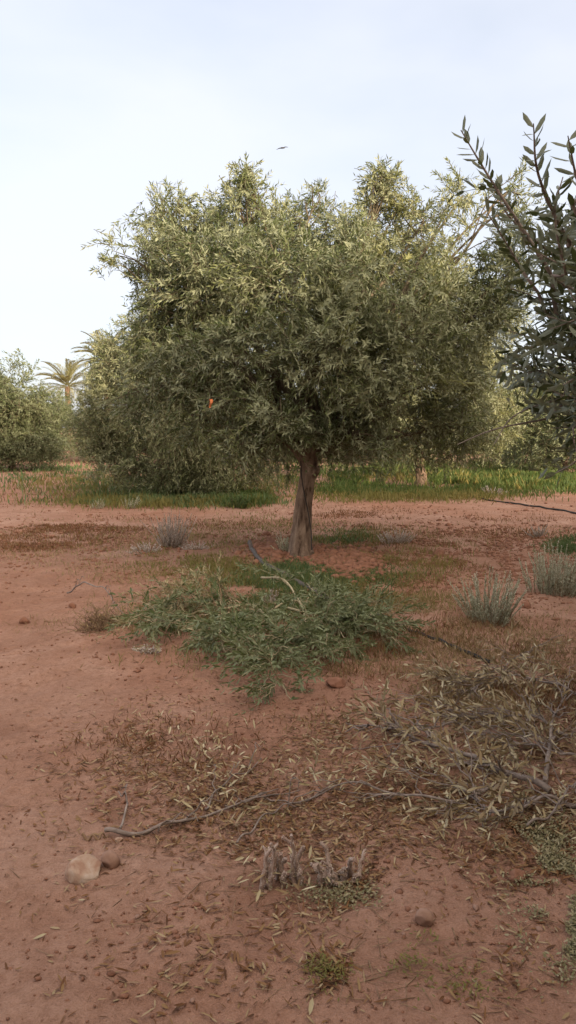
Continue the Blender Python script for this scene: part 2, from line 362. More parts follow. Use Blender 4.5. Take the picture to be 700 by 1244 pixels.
# ------------------------------------------------------------------ trees
def olive_tree(name, base, label, lobes, trunk, limbs_from, nspray, leafL, leafW, step, material='olive',
               spL=(.22, .55), group=None, detail=0, out_w=.75, sag=-.6, core=.30, twig_r=.0028, trunk_n=14, shell=.5, sub=14, yellow=None, hollow=None, hthr=.165):
    root = empty(name, base, label, 'tree', group)
    tm = MB()
    tp, tr = trunk; P = spline(tp, 60); rr = np.interp(np.linspace(0, 1, 60), np.linspace(0, 1, len(tr)), tr)
    tube(tm, P, rr, 24, rough=.26)
    bm = MB(); lm = MB(); w_ = MB()
    def hv(Q): return .5*fbm(Q[:, 0]+Q[:, 1]*.5, Q[:, 2]-Q[:, 1]*.35, hollow, 3, 141)+.5*fbm(Q[:, 0]-Q[:, 2]*.4, Q[:, 1]+Q[:, 2]*.3, hollow, 3, 143)
    vol = np.array([l[1][0]*l[1][1]*l[1][2] for l in lobes])**.75; vol = vol/vol.sum()
    top = np.asarray(limbs_from)
    for li, (c, r3) in enumerate(lobes):
        c = np.asarray(c, float); r3 = np.asarray(r3, float)
        st = top[rng.integers(len(top))] if len(top) > 1 else top[0]
        mid = (st+c)/2+rng.normal(0, .12, 3)+np.array([0, 0, -.05]); mid2 = c*.75+st*.25+rng.normal(0, .08, 3)
        L_ = np.linalg.norm(c-st); r0 = (.012+.009*L_)*min(1., .35+r3[0]*1.3)
        lp = spline([st, mid, mid2, c], 14); tube(bm, lp, np.linspace(r0, min(.009, r0*.5), 14), 7, rough=.12)
        n = max(12, int(nspray*vol[li]))
        # sub-branches
        ns_ = sub; su = nrm(rng.normal(0, 1, (ns_, 3))+np.array([0, 0, .25])); sc = c+su*r3*rng.uniform(.5, 1.12, (ns_, 1))
        for q in range(ns_):
            if hollow and hv(sc[q:q+1])[0] < .05-hthr: continue
            s0 = lp[rng.integers(9, 14)]
            m_ = (s0+sc[q])/2+rng.normal(0, .06, 3)+np.array([0, 0, .05])
            tube(bm, spline([s0, m_, sc[q]], 7), np.linspace(.008, .0035, 7), 4, cap=False)
        # sprays: clustered round sub-branch ends and through the volume -> uneven outline with gaps
        k = rng.integers(ns_, size=n); u = nrm(rng.normal(0, 1, (n, 3)))
        Pv = c+u*r3*(rng.uniform(core, 1, (n, 1))**shell)
        clus = rng.random(n) < .68
        Pc = sc[k]+rng.normal(0, 1, (n, 3))*(r3*.21)
        P_ = np.where(clus[:, None], Pc, Pv)
        d = nrm((P_-c)/r3)*out_w+np.array([0, 0, 1])*rng.uniform(-.35, .6, (n, 1))+rng.normal(0, .5, (n, 3))
        d = nrm(d)
        Ls = rng.uniform(spL[0], spL[1], n)
        start = P_-d*Ls[:, None]*.55
        if hollow:
            v = hv(P_)
            kk = rng.random(n) < np.clip((v+hthr)/.08, .0, 1); P_, d, Ls, start = P_[kk], d[kk], Ls[kk], start[kk]; n = len(P_)
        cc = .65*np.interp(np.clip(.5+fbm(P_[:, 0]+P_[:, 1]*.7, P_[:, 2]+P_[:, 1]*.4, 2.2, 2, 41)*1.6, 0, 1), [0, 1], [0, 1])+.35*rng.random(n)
        if yellow is not None: cc = np.clip(cc+yellow(P_), 0, 1)  # painted sun tint
        sprays(lm, w_, start, d, Ls, leafL, leafW, step, sag, detail, cc, tr=twig_r)
    tm.build('trunk', M['bark'], root, smooth=True)
    bm.build('branches', M['twig'], root, smooth=True)
    w_.build('twigs', M['twig'], root)
    lm.build('foliage', M[material], root)
    return root

def lobe(px, py, Y, rx, rz, ry=None):
    """lobe centred where the photo shows it, radii given in photo pixels at that distance"""
    s = Y/FPX
    return (at(px, py, Y), (rx*s, (ry if ry else min(rx, rz))*s*1.15, rz*s))

# --- main tree
YM = 9.95
tb = G(367, 676)
def tp_(px, py, dy=0): return at(px, py, tb[1]+dy)
trunk_pts = [tb+np.array([0, 0, -.10]), tp_(366, 664), tp_(367.5, 640), tp_(369, 615), tp_(372, 590), tp_(375, 566), tp_(374, 548), tp_(374, 525, .05)]
trunk_r = [.20, .138, .112, .102, .090, .098, .095, .085]
lb = []
main_l = [(200, 335, 9.9, 46, 44), (164, 316, 9.7, 42, 34), (208, 262, 10, 38, 28), (150, 322, 9.8, 22, 16), (618, 232, 9.9, 20, 14), (600, 262, 9.9, 40, 44), (600, 350, 9.9, 40, 50), (225, 345, 9.3, 54, 48), (250, 480, 9.2, 62, 50), (210, 450, 9.6, 54, 50), (190, 400, 9.9, 40, 36), (170, 470, 10.2, 34, 40), (235, 282, 10.2, 48, 42), (288, 242, 9.9, 34, 38), (262, 330, 9.3, 62, 60), (330, 312, 10.4, 52, 52),
          (380, 254, 10.2, 24, 24), (350, 350, 8.9, 70, 70), (415, 290, 9.8, 48, 42), (464, 244, 9.9, 32, 38), (440, 340, 9.0, 72, 68), (515, 268, 10.0, 46, 44),
          (562, 238, 10.1, 46, 32), (606, 240, 10.0, 38, 28), (560, 310, 9.6, 56, 60), (500, 380, 9.0, 74, 62), (570, 390, 9.7, 48, 52), (300, 430, 8.9, 62, 56),
          (255, 440, 9.6, 62, 58), (225, 400, 10.6, 50, 44), (400, 420, 8.8, 76, 62), (330, 480, 9.6, 62, 46), (470, 460, 9.1, 76, 58), (420, 495, 10.0, 70, 44), (545, 460, 9.8, 56, 54),
          (285, 490, 10.4, 56, 50), (500, 505, 10.3, 62, 42), (380, 460, 11.4, 80, 60), (300, 350, 11.3, 70, 70), (470, 340, 11.4, 80, 75), (400, 370, 10.2, 90, 72), (297, 212, 9.9, 11, 14), (467, 214, 9.9, 11, 14),
          (300, 525, 9.0, 62, 34), (365, 515, 9.0, 46, 26), (430, 528, 9.2, 66, 32), (500, 530, 9.7, 62, 30), (255, 520, 10.0, 46, 36), (350, 540, 11.3, 80, 28), (450, 545, 11.2, 80, 26), (560, 515, 10.2, 46, 36), (330, 505, 8.6, 40, 30)]
for a in main_l: lb.append(lobe(*a))
forks = [tp_(346, 536, -.05), tp_(374, 528, .05), tp_(392, 530, .1), tp_(374, 515)]
main = olive_tree('olive_tree', tb, 'biggest olive tree, its dense wide crown filling the middle of the picture', lb,
                  (trunk_pts, trunk_r), [forks[0], forks[1], forks[2], forks[3]], 11500, .084, .0165, .030,
                  hollow=1.5, yellow=lambda P: .18*np.clip((P[:, 0]-.4)/1.6, -.8, 1)-.05)  # sun side painted in: clumps lighter to the right, darker to the left
fm = MB()
tube(fm, spline([tp_(373, 562, 0), tp_(362, 546, -.03), forks[0], tp_(325, 515, -.15), tp_(290, 480, -.3)], 18), np.linspace(.085, .03, 18), 10, rough=.15)
tube(fm, spline([tp_(375, 550), tp_(384, 538, .05), forks[2], tp_(420, 495, .2), tp_(460, 450, .3)], 18), np.linspace(.07, .025, 18), 10, rough=.15)
tube(fm, spline([tp_(374, 535), tp_(373, 500, .05), tp_(378, 450, .1), tp_(390, 390, .1)], 14), np.linspace(.085, .03, 14), 10, rough=.15)
fm.build('limb', M['bark'], main, smooth=True)
kb = MB(); P = spline([tp_(377, 580), tp_(384, 573, -.06), tp_(386.5, 566, -.06)], 6); tube(kb, P, [.05, .055, .05, .045, .035, .012], 9, rough=.2)
kb.build('knot', M['bark'], main, smooth=True)

# --- rear left olive tree, its foliage nearly down to the ground
b2 = G(213, 602); Y2 = b2[1]
l2 = [lobe(*a) for a in [(150, 440, Y2, 40, 38), (200, 425, Y2, 52, 40), (255, 430, Y2, 60, 40), (130, 490, Y2, 36, 50), (190, 500, Y2-.6, 62, 55),
      (250, 500, Y2-.8, 62, 56), (300, 520, Y2, 50, 44), (140, 535, Y2, 38, 26), (215, 566, Y2-.5, 70, 30), (280, 566, Y2, 60, 26), (140, 566, Y2+.3, 40, 26), (180, 575, Y2-.9, 50, 20), (250, 578, Y2-.9, 56, 18), (110, 520, Y2+.4, 22, 40), (205, 470, Y2+1.2, 80, 70)]]
c2 = np.array(b2)
olive_tree('olive_tree', b2, 'bushy grey green olive tree left behind the biggest tree, crown hanging nearly to the weeds', l2,
           ([c2+[0, 0, -.1], c2+[.02, 0, .3], c2+[.05, 0, .8], c2+[0, 0, 1.4]], [.14, .11, .10, .09]), [c2+[0, 0, .8], c2+[0, 0, 1.3]], 6800, .10, .023, .046,
           'olive_blue', (.3, .65), sag=-1.0, twig_r=.004, yellow=lambda P: .2*np.clip((P[:, 0]-c2[0])/1.2, -1, 1))  # left half coloured darker, right half lighter, imitating sun from the right
# --- rear right olive tree
b3 = G(511, 591); Y3 = b3[1]; c3 = np.array(b3)
l3 = [lobe(*a) for a in [(470, 440, Y3, 70, 60), (540, 430, Y3, 66, 60), (590, 470, Y3-.6, 46, 44), (560, 500, Y3-1, 56, 44), (490, 510, Y3-.8, 60, 40), (430, 500, Y3, 50, 46),
      (610, 510, Y3, 32, 34), (450, 540, Y3-.4, 42, 18), (520, 545, Y3-.9, 46, 18), (590, 530, Y3-.6, 40, 22), (600, 400, Y3+.6, 40, 50), (520, 370, Y3+.6, 70, 50)]]
olive_tree('olive_tree', b3, 'olive tree with sunlit yellowish foliage and short pale trunk beside the back water pipe', l3,
           ([c3+[0, 0, -.1], c3+[.02, 0, .25], c3+[-.08, 0, .7], c3+[0, 0, 1.5]], [.22, .155, .13, .11]), [c3+[0, 0, .8], c3+[0, 0, 1.3]], 5600, .10, .023, .046,
           'olive', (.3, .6), sag=-.8, twig_r=.004, yellow=lambda P: .15)  # sunlit look put into the leaf colour: all clumps shifted lighter

# --- generic orchard tree used for far rows and for the unseen neighbours that shade the foreground
def generic(name, loc, label, hgt, rad, seed, nspray, leafL, group):
    global rng
    keep = rng; rng = np.random.default_rng(seed)
    c = np.array(loc, float); L = []
    for k in range(14):
        a = k*2.4+rng.uniform(-.4, .4); q = rng.uniform(.25, .62)*rad
        zc = hgt*(.30 if k % 2 else .68)+rng.uniform(-.1, .1)
        L.append((c+np.array([math.cos(a)*q, math.sin(a)*q, zc]), np.array([rad*rng.uniform(.36, .5)]*2+[hgt*rng.uniform(.2, .27)])))
    L.append((c+np.array([0, 0, hgt*.55]), np.array([rad*.6, rad*.6, hgt*.36])))
    o = olive_tree(name, loc, label, L, ([c+[0, 0, -.1], c+[.03, .02, .3], c+[.06, 0, hgt*.2], c+[.02, 0, hgt*.42]], [.17, .12, .10, .08]),
                   [c+[0, 0, hgt*.22], c+[0, 0, hgt*.35]], nspray, leafL, leafL*.25, leafL*.55, 'olive_far', (.35, .7), group=group, sag=-.9, twig_r=.004, sub=7)
    rng = keep; return o
FARG = 'olive trees in the far rows of the orchard'
pA = G(14, 571); pB = G(603, 566)
protoA = generic('olive_tree', pA, 'broad olive tree at the left edge, its foliage reaching the ground', 3.3, 2.5, 21, 3600, .12, FARG)
protoB = generic('olive_tree', pB, 'far olive tree with a thin dark leaning trunk rising from the shaded green grass', 3.3, 2.3, 22, 2800, .12, FARG)
def place(proto, x, y, rz, s, label, group=FARG):
    return copy_thing(proto, (x, y, float(gh(x, y))), rz, s, label, group)
place(protoB, -11.8, 29, 1.0, 1.3, 'tall pale olive tree cut by the left edge of the photo, rising above its neighbours')
place(protoA, -12.5, 40, 2.2, .95, 'far olive tree left of the palm, behind the broad tree at the left edge')
place(protoB, -8.9, 38, 4.1, .8, 'low olive tree right below the palm crown')
place(protoA, -6.6, 41, .6, .8, 'low olive tree closing the gap behind the small sunlit strip of sand')
place(protoB, -4.0, 36, 2.9, .95, 'far olive tree mostly hidden behind the bushy grey green tree')
place(protoA, 0.6, 38, 5.0, .95, 'far olive tree seen past the trunk of the biggest tree')
place(protoB, 5.0, 40, 3.0, .95, 'far olive tree in the dark row right of the biggest trunk')
place(protoA, 12.4, 34, 3.9, 1.05, 'far olive tree at the right edge behind the near branches')
place(protoB, 9.3, 27, 2.5, 1.2, 'dark olive tree right of the thin leaning trunk, half covered by the near branches')
for (x, y, s_) in [(19, 33, 1), (24, 36, 1.1), (30, 33, 1), (22, 45, 1), (32, 44, 1.1), (40, 38, 1), (38, 52, 1.1), (-19, 34, 1), (-25, 38, 1.1), (-32, 36, 1), (-28, 48, 1), (-40, 44, 1.1)]:
    place(protoA, x, y, rng.uniform(0, 6), s_, 'olive tree of the far rows standing outside the picture frame', 'far olive trees beside the picture')
for row, (yy, n_, dx, txt) in enumerate([(47, 9, 4.7, 'second'), (64, 13, 5.2, 'farthest')]):
    for i in range(n_):
        place((protoA, protoB)[(i+row) % 2], (i-(n_-1)/2)*dx+rng.uniform(-.7, .7), yy+rng.uniform(-1.5, 1.5), rng.uniform(0, 6), rng.uniform(.7, .88), 'dim olive tree of the '+txt+' far row, merging with its neighbours')
for (x, y, s, t) in [(7.4, 7.2, 1.2, 'the nearest neighbour right of the biggest tree'), (8.3, 1.2, 1.25, 'just right of the viewer'), (5.6, -3.0, 1.35, 'close behind the viewer to the right'), (-.6, -4.6, 1.2, 'straight behind the viewer'),
                     (9.8, -4.6, 1.25, 'diagonally behind the viewer'), (13.6, 4.2, 1.2, 'in the second row on the right'), (4.2, -9, 1.25, 'two rows behind the viewer')]:
    place(protoA, x, y, rng.uniform(0, 6), s*1.4, 'olive tree outside the picture, '+t, 'orchard trees around the viewer that shade the foreground')

# --- date palms
def palm(loc, trunk_h, L, nf, label):
    root = empty('date_palm', loc, label, 'palm tree', 'date palms behind the orchard')
    t = MB(); c = np.array(loc, float); n = 30
    P = np.stack([np.zeros(n), np.zeros(n), np.linspace(-.2, trunk_h, n)], 1)+c
    tube(t, P, .27+.035*(np.arange(n) % 2)+np.linspace(.08, 0, n), 12, rough=.1); t.build('trunk', M['palm_trunk'], root, smooth=True)
    m = 16; s = np.linspace(0, 1, m)
    proto = None
    for k in range(nf):
        up = 1.35-1.75*((k+.5)/nf)**.9       # elevation of the frond at its base
        azm = k*2.399
        # frond in the x-z plane: arching rib with leaflets; a few arch shapes shared by all fronds
        if k % 6 == 0:
            arch = .55+.35*rng.random(); el_ = up-arch*1.3*s**1.3
            dx = np.cos(el_)*L/m; dz = np.sin(el_)*L/m
            rib = np.stack([np.cumsum(dx), np.zeros(m), np.cumsum(dz)], 1)
            f = MB(); tube(f, rib, np.linspace(.035, .008, m), 4, (.5, .5, .5))
            q = 46; ti = np.linspace(.12, 1, q); pp = np.stack([np.interp(ti, s, rib[:, a]) for a in range(3)], 1)
            tg = nrm(np.stack([np.interp(ti, s, np.gradient(rib[:, a])) for a in range(3)], 1))
            for sd in (-1, 1):
                d = nrm(tg*.8+np.array([0, sd*.75, 0])+np.array([0, 0, .25])+rng.normal(0, .08, (q, 3)))
                ll = .17*L*np.sin(np.pi*np.clip(ti*.88+.12, 0, 1))**.6+.05
                leaves(f, pp, d, np.cross(d, np.array([0, sd*1., 0]))+np.array([0, 0, .6]), ll, np.full(q, .05), np.stack([rng.random(q)]*3, 1))
            proto = f
        o = proto.build('frond', M['palm'], None, origin=(0, 0, 0)) if k % 6 == 0 else o.copy()
        if k % 6: COL.objects.link(o)
        o.parent = root; o.location = (0, 0, trunk_h); o.rotation_euler = (rng.normal(0, .12), rng.normal(0, .07), azm)
    return root
pp = at(82, 466, 88); palm((pp[0], pp[1], 0), pp[2]-.3, 4.0, 42, 'date palm with its full round crown standing clear above the far trees')
pp = at(130, 436, 70); palm((pp[0], pp[1], 0), pp[2]-.2, 3.4, 42, 'date palm mostly hidden behind the bushy grey green olive tree, frond tips sticking out')

# --- near olive tree at the right edge: trunk out of the frame, branches reaching in
nb = np.array([2.55, 3.5, float(gh(2.55, 3.5))])
near = empty('olive_tree', nb, 'near olive tree reaching in from the right edge with big leaves coloured dark as if shaded', 'tree')
nm = MB(); tube(nm, spline([nb+[0, 0, -.1], nb+[.02, 0, .4], nb+[-.05, .05, .9], nb+[0, .1, 1.5]], 14), np.linspace(.17, .10, 14), 12, rough=.15)
nm.build('trunk', M['bark'], near, smooth=True)
bm = MB(); lm = MB(); tw = MB()
def branch(pts, r0, r1, n=16, leaf=True, L=.068, W=.0165, t0=.25, dens=.02, side=0, sideL=.25, open_=.95):
    r0 *= .62; dens *= 1.25; r1 = min(r1, .0018)
    P = spline([at(*p) if not isinstance(p, np.ndarray) else p for p in pts], n)
    tube(bm, P, np.linspace(r0, r1, n), 6, rough=.1)
    seg = np.linalg.norm(np.diff(P, axis=0), axis=1); cum = np.r_[0, np.cumsum(seg)]; tot = cum[-1]
    def pos(s): return np.stack([np.interp(s, cum, P[:, a]) for a in range(3)], -1)
    if leaf:
        s = np.arange(tot*t0, tot, dens); q = len(s); p = pos(s); tg = nrm(pos(np.minimum(s+.01, tot))-pos(s-.01))
        A = nrm(np.cross(tg, [.3, .2, .9])); B = np.cross(tg, A); ph = np.arange(q)*1.571+rng.normal(0, .3, q)
        for sg in (0, np.pi):
            sd = A*np.cos(ph+sg)[:, None]+B*np.sin(ph+sg)[:, None]
            op = open_*rng.uniform(.6, 1.3, q)[:, None]
            d = nrm(tg*np.cos(op)+sd*np.sin(op)); nn = np.cross(np.cross(tg, sd), d)+rng.normal(0, .3, (q, 3))
            kq = rng.random(q) < .88
            leaves(lm, p[kq], d[kq]+rng.normal(0, .12, (kq.sum(), 3)), nn[kq], (L*rng.uniform(.7, 1.2, q))[kq], (W*rng.uniform(.8, 1.25, q))[kq], rng.random((q, 3))[kq], 1, rng.normal(0, .12, kq.sum()))
    if side:
        s = rng.uniform(tot*.15, tot*.95, side); p = pos(s); tg = nrm(pos(np.minimum(s+.01, tot))-pos(s-.01))
        d = nrm(tg*.7+rng.normal(0, .6, (side, 3))+np.array([-.1, 0, .15]))
        sprays(lm, tw, p, d, rng.uniform(.5, 1.2, side)*sideL, L, W, .026, -.5, 1, tr=.0016, open_=.9)
ND = 2.9
def J(n): return nb+np.array([rng.normal(0, .05), .1, n])
branch([J(1.5), (720, 420, 3.2), (668, 330, 3.05), (628, 268, 3.0), (588, 205, 2.95), (560, 158, 2.9)], .02, .0022, 26, t0=.55, side=5, sideL=.14, dens=.017)
branch([J(1.5), (735, 330, 3.0), (690, 290, 2.8), (655, 215, 2.6), (648, 150, 2.5)], .02, .0022, 26, t0=.5, side=0, dens=.016)
branch([J(1.5), (740, 300, 2.7), (705, 230, 2.6), (690, 165, 2.5)], .018, .002, 22, t0=.4, dens=.018, side=4, sideL=.15)
branch([J(1.5), (710, 360, 3.0), (688, 330, 2.8), (674, 260, 2.7), (684, 215, 2.7)], .014, .003, 20, t0=.4, side=4, sideL=.13)
branch([J(1.5), (730, 350, 3.3), (660, 300, 3.2), (618, 262, 3.1), (600, 225, 3.1)], .015, .002, 22, t0=.45, side=8, sideL=.16)
branch([J(1.4), (720, 420, 3.2), (650, 350, 3.1), (618, 300, 3.1), (592, 258, 3.0)], .016, .004, 22, t0=.5, side=14, sideL=.2)
for (x0, y0, x1, y1, dd) in [(700, 330, 640, 300, 3.0), (710, 380, 620, 350, 3.2), (720, 430, 610, 400, 3.3), (720, 400, 650, 380, 2.9), (730, 450, 640, 420, 3.1), (720, 470, 625, 470, 3.4), (730, 500, 660, 470, 3.0),
                         (720, 300, 680, 260, 3.0), (735, 420, 690, 350, 2.7), (735, 460, 700, 400, 2.6), (735, 500, 690, 480, 2.8), (735, 350, 700, 320, 2.6), (735, 520, 670, 520, 3.1), (720, 360, 664, 330, 3.5), (740, 300, 704, 280, 3.3), (730, 470, 612, 440, 3.4), (735, 440, 630, 455, 3.2), (735, 480, 650, 495, 3.3), (735, 410, 660, 420, 3.0), (735, 530, 690, 545, 3.0), (735, 380, 668, 400, 2.8), (740, 440, 680, 470, 2.7), (740, 480, 672, 440, 3.3), (740, 330, 680, 350, 3.1)]:
    branch([J(1.3), (x0+30, (y0+y1)/2+20, dd+.2), (x0, y0, dd), (x1, y1, dd)], .013, .0025, 18, t0=.5, side=15, sideL=.3)
branch([J(1.1), (730, 500, 3.3), (660, 510, 3.2), (600, 522, 3.1), (556, 540, 3.0)], .012, .0015, 22, leaf=False, side=2, sideL=.1)
branch([J(1.1), (730, 480, 3.3), (680, 485, 3.2), (625, 505, 3.1), (600, 540, 3.0)], .010, .0015, 22, leaf=False, side=3, sideL=.12)
branch([J(1.0), (740, 520, 2.9), (700, 560, 2.8), (675, 575, 2.8)], .008, .002, 16, t0=.6, side=5, sideL=.12)
# out-of-frame crown
no = 420; u = nrm(rng.normal(0, 1, (no, 3))); P_ = nb+np.array([.55, .25, 2.35])+u*np.array([1.15, 1.25, 1.25])*rng.uniform(.3, 1, (no, 1))**.5
okk = (P_[:, 0]/np.maximum(P_[:, 1], .1) > .41) & (np.hypot(P_[:, 0], P_[:, 1]) > 1.6)
P_ = P_[okk]; d = nrm(u[okk]+rng.normal(0, .4, P_.shape))
sprays(lm, tw, P_, d, rng.uniform(.25, .45, len(P_)), .055, .0125, .022, -.5, 1, tr=.0025)
for k in range(16):
    e = P_[rng.integers(len(P_))]; tube(bm, spline([J(1.45), (J(1.5)+e)/2+rng.normal(0, .1, 3), e], 10), np.linspace(.03, .006, 10), 6, rough=.1)
bm.build('branches', M['bark_grey'], near, smooth=True); tw.build('twigs', M['twig'], near); lm.build('foliage', M['olive_near_shaded'], near)

# orange scrap caught in the crown
oc = at(256, 490, 8.35); ob = MB()
n = 9; t = np.linspace(0, 1, n); wv = .018*(1-.5*t)
ctr = np.stack([oc[0]+.01*np.sin(t*5), oc[1]+.012*np.cos(t*7), oc[2]+.045-.09*t], 1)
V = np.concatenate([ctr+np.stack([wv, .006*np.sin(t*9), 0*t], 1), ctr-np.stack([wv, -.006*np.cos(t*8), 0*t], 1), ctr+np.stack([wv, .006*np.sin(t*9)+.003, 0*t], 1), ctr-np.stack([wv, -.006*np.cos(t*8)-.003, 0*t], 1)])
Fq = []
for i in range(n-1):
    Fq += [[i, i+1, n+i+1, n+i], [2*n+i, 3*n+i, 3*n+i+1, 2*n+i+1], [i, 2*n+i, 2*n+i+1, i+1], [n+i, n+i+1, 3*n+i+1, 3*n+i]]
ob.add(V, Fq); tag(ob.build('orange_scrap', M['orange'], origin=oc, smooth=True), 'small orange scrap caught among the leaves left of the biggest trunk', 'scrap')

# bird
bo = at(343, 180, 34); bb = MB(); t = np.linspace(-1, 1, 11)
tube(bb, np.stack([t*.10, t*0, .015*np.cos(t*2)], 1)+bo, .028*np.sqrt(np.clip(1-t**2, .02, 1)), 8)
for s_ in (-1, 1):
    a = np.linspace(0, 1, 8); tube_c = np.stack([.03*s_*0-a*.10*0+s_*a*.24, .05*a, .05*a*s_+.03*np.sin(a*3)], 1)+bo
    w_ = .05*(1-a**2)+.006; V = np.concatenate([tube_c+np.stack([0*a, w_, .006+0*a], 1), tube_c-np.stack([0*a, w_, 0*a], 1), tube_c+np.stack([0*a, w_, -.006+0*a], 1)])
    Fq = []
    for i in range(7): Fq += [[i, i+1, 8+i+1, 8+i], [16+i, 8+i, 8+i+1, 16+i+1], [i, 16+i, 16+i+1, i+1]]
    bb.add(V, Fq)
tag(bb.build('bird', M['bird'], origin=bo), 'small dark bird flying with spread wings in the open sky', 'bird')

# ------------------------------------------------------------------ pipes
def on_ground(pts, dz, n=40):
    P = spline([G(*p) for p in pts], n); P[:, 2] = gh(P[:, 0], P[:, 1])+dz; return P
def pipe(pts, r, dz, m, label, n=50, extra=None):
    mb = MB(); P = on_ground(pts, dz, n) if extra is None else extra
    tube(mb, P, r, 8); return tag(mb.build('water_pipe', M[m], origin=P[0], smooth=True), label, 'pipe')
P = on_ground([(303, 668), (309, 676), (322, 688), (345, 700), (372, 716), (420, 742), (470, 758)], .03, 60)
P[:6, 2] += np.linspace(.10, 0, 6); P[0] += [0, 0, -.04]
pipe(None, .026, 0, 'pipe_grey', 'dusty grey water pipe curving out of the basin left of the biggest trunk', extra=P)
P = on_ground([(470, 756), (495, 766), (520, 775), (548, 786), (575, 797), (596, 806)], .006, 60)
pipe(None, .017, 0, 'pipe', 'black water pipe half buried in dry weeds right of the cut green branches', extra=P)
pipe([(380, 588), (430, 590), (500, 591), (545, 596), (585, 606), (640, 615), (700, 625), (760, 632), (900, 640)], .017, .014, 'pipe', 'long black water pipe along the ground past the pale rear trunk', 80)
mb = MB(); P = spline([tp_(365.5, 560, -.14), tp_(366, 575, -.13), tp_(369, 595, -.12), tp_(374, 620, -.12), tp_(378, 645, -.12), tp_(379, 668, -.14)], 30)
tube(mb, P, .008, 6); tag(mb.build('drip_tube', M['pipe'], origin=P[0], smooth=True), 'thin black tube running down the trunk of the biggest tree', 'tube')

# ------------------------------------------------------------------ cut branches
def cut_branch(pts, r0, label, green=True, nside=14, L=.056, W=.0092, leafmat=None, z=.03, arch=0, sideL=.4, lift=.12, dens=.026, name='cut_branch', group=None, keepP=None, leafy=1.0, bark='bark_grey', up=.15, sag=-.4, cat='branch'):
    P = on_ground(pts, z, 26) if keepP is None else keepP
    t = np.linspace(0, 1, len(P)); P = P.copy(); P[:, 2] += arch*np.sin(t*np.pi)+.012*np.sin(t*17+rng.uniform(0, 6))
    root = empty(name, (P[0][0], P[0][1], float(gh(P[0][0], P[0][1]))), label, cat, group)
    st = MB(); lm = MB()
    tube(st, P, np.linspace(r0, max(.0025, r0*.18), len(P)), 7, rough=.15)
    cum = np.r_[0, np.cumsum(np.linalg.norm(np.diff(P, axis=0), axis=1))]; tot = cum[-1]
    for k in range(nside):
        s = tot*rng.uniform(.12, .98); i = min(len(P)-2, int(np.searchsorted(cum, s))); p = P[i]; tg = nrm(P[min(i+1, len(P)-1)]-P[max(i-1, 0)])
        d = nrm(tg*.9+np.array([rng.normal(0, .6), rng.normal(0, .6), rng.normal(.05, .18)])); l = sideL*rng.uniform(.4, 1.1)
        m = 8; q = np.linspace(0, 1, m)[:, None]
        B = p+d*l*q+np.array([0, 0, 1.0])*(lift*rng.uniform(-.1, 1.2)*np.sin(q*2.4))+rng.normal(0, .008, (m, 3))
        B[:, 2] = np.maximum(B[:, 2], gh(B[:, 0], B[:, 1])+.004)
        tube(st, B, np.linspace(max(.003, r0*.4), .0018, m), 5, cap=False)
        if leafy > 0:
            ns_ = max(1, int(rng.poisson(3.2*leafy)))
            b = B[rng.integers(1, m, ns_)]; dd = nrm(d+rng.normal(0, .45, (ns_, 3))*np.array([1, 1, .6])+np.array([0, 0, up])); ll = rng.uniform(.12, .3, ns_)
            b[:, 2] += .01
            sprays(lm, st, b, dd, ll, L, W, dens, sag, 1, tr=.0014, open_=.6)
    st.build('stem', M[bark], root, smooth=True)
    if leafy > 0:
        # keep leaves above the soil
        for q in range(0, len(lm.v)):
            v = lm.v[q]; g = gh(v[:, 0], v[:, 1])+.002; lm.v[q][:, 2] = np.maximum(v[:, 2], g)
        lm.build('leaves', leafmat or M['cut_green'], root)
    return root
PG = 'cut olive branches heaped in front of the biggest tree'
heap = [([(375, 762), (350, 790), (330, 815), (345, 845)], 'cut green olive branch whose leafy tip points at the viewer, nearest of the heap', 20),
        ([(430, 755), (395, 775), (350, 800), (300, 805)], 'cut green olive branch lying across the front of the heap', 20),
        ([(470, 745), (430, 765), (400, 790), (380, 815)], 'cut green olive branch at the right front of the heap, sloping to the lone clod', 18),
        ([(380, 735), (330, 750), (280, 775), (235, 785)], 'cut green olive branch in the middle of the heap, tip to the left', 20),
        ([(330, 745), (280, 748), (225, 760), (178, 776)], 'cut green olive branch at the far left of the heap beside the dry tangle', 18),
        ([(410, 765), (430, 772), (455, 772), (465, 782)], 'short cut green olive branch at the right end of the heap beside the black pipe', 16),
        ([(350, 745), (385, 752), (420, 755), (450, 762)], 'cut green olive branch at the back right of the heap', 18),
        ([(300, 760), (290, 780), (270, 795), (290, 815)], 'cut green olive branch at the left front of the heap', 14)]
for pts, lab, n in heap: cut_branch(pts, .012, lab, nside=int(n*1.5), group=PG, bark='stem_pale', arch=.05, sideL=.34, lift=.10, up=.06, leafy=1.15, L=.062, W=.0115)
for pts, lab in [([(310, 745), (270, 740), (225, 735), (190, 728)], 'wilted pale olive branch on the left back of the heap'),
                 ([(290, 755), (250, 752), (215, 765), (195, 785)], 'wilted pale olive branch lying over the left end of the heap')]:
    cut_branch(pts, .010, lab, nside=14, leafmat=M['cut_pale'], group=PG, arch=.10, sideL=.28, lift=.15, bark='twig_brown')
# the bare arching stem over the heap
b0 = G(368, 800, .12)
P = spline([G(318, 712, .10), at(345, 706, 6.9), at(363, 728, 6.5), at(372, 760, 6.0), at(369, 790, 5.65), at(352, 815, 5.3)], 26)
cut_branch(None, .011, 'bare pale stem arching over the heap of cut green branches', keepP=P, nside=8, sideL=.35, leafy=.7, lift=-.05, group=PG, bark='stem_pale')
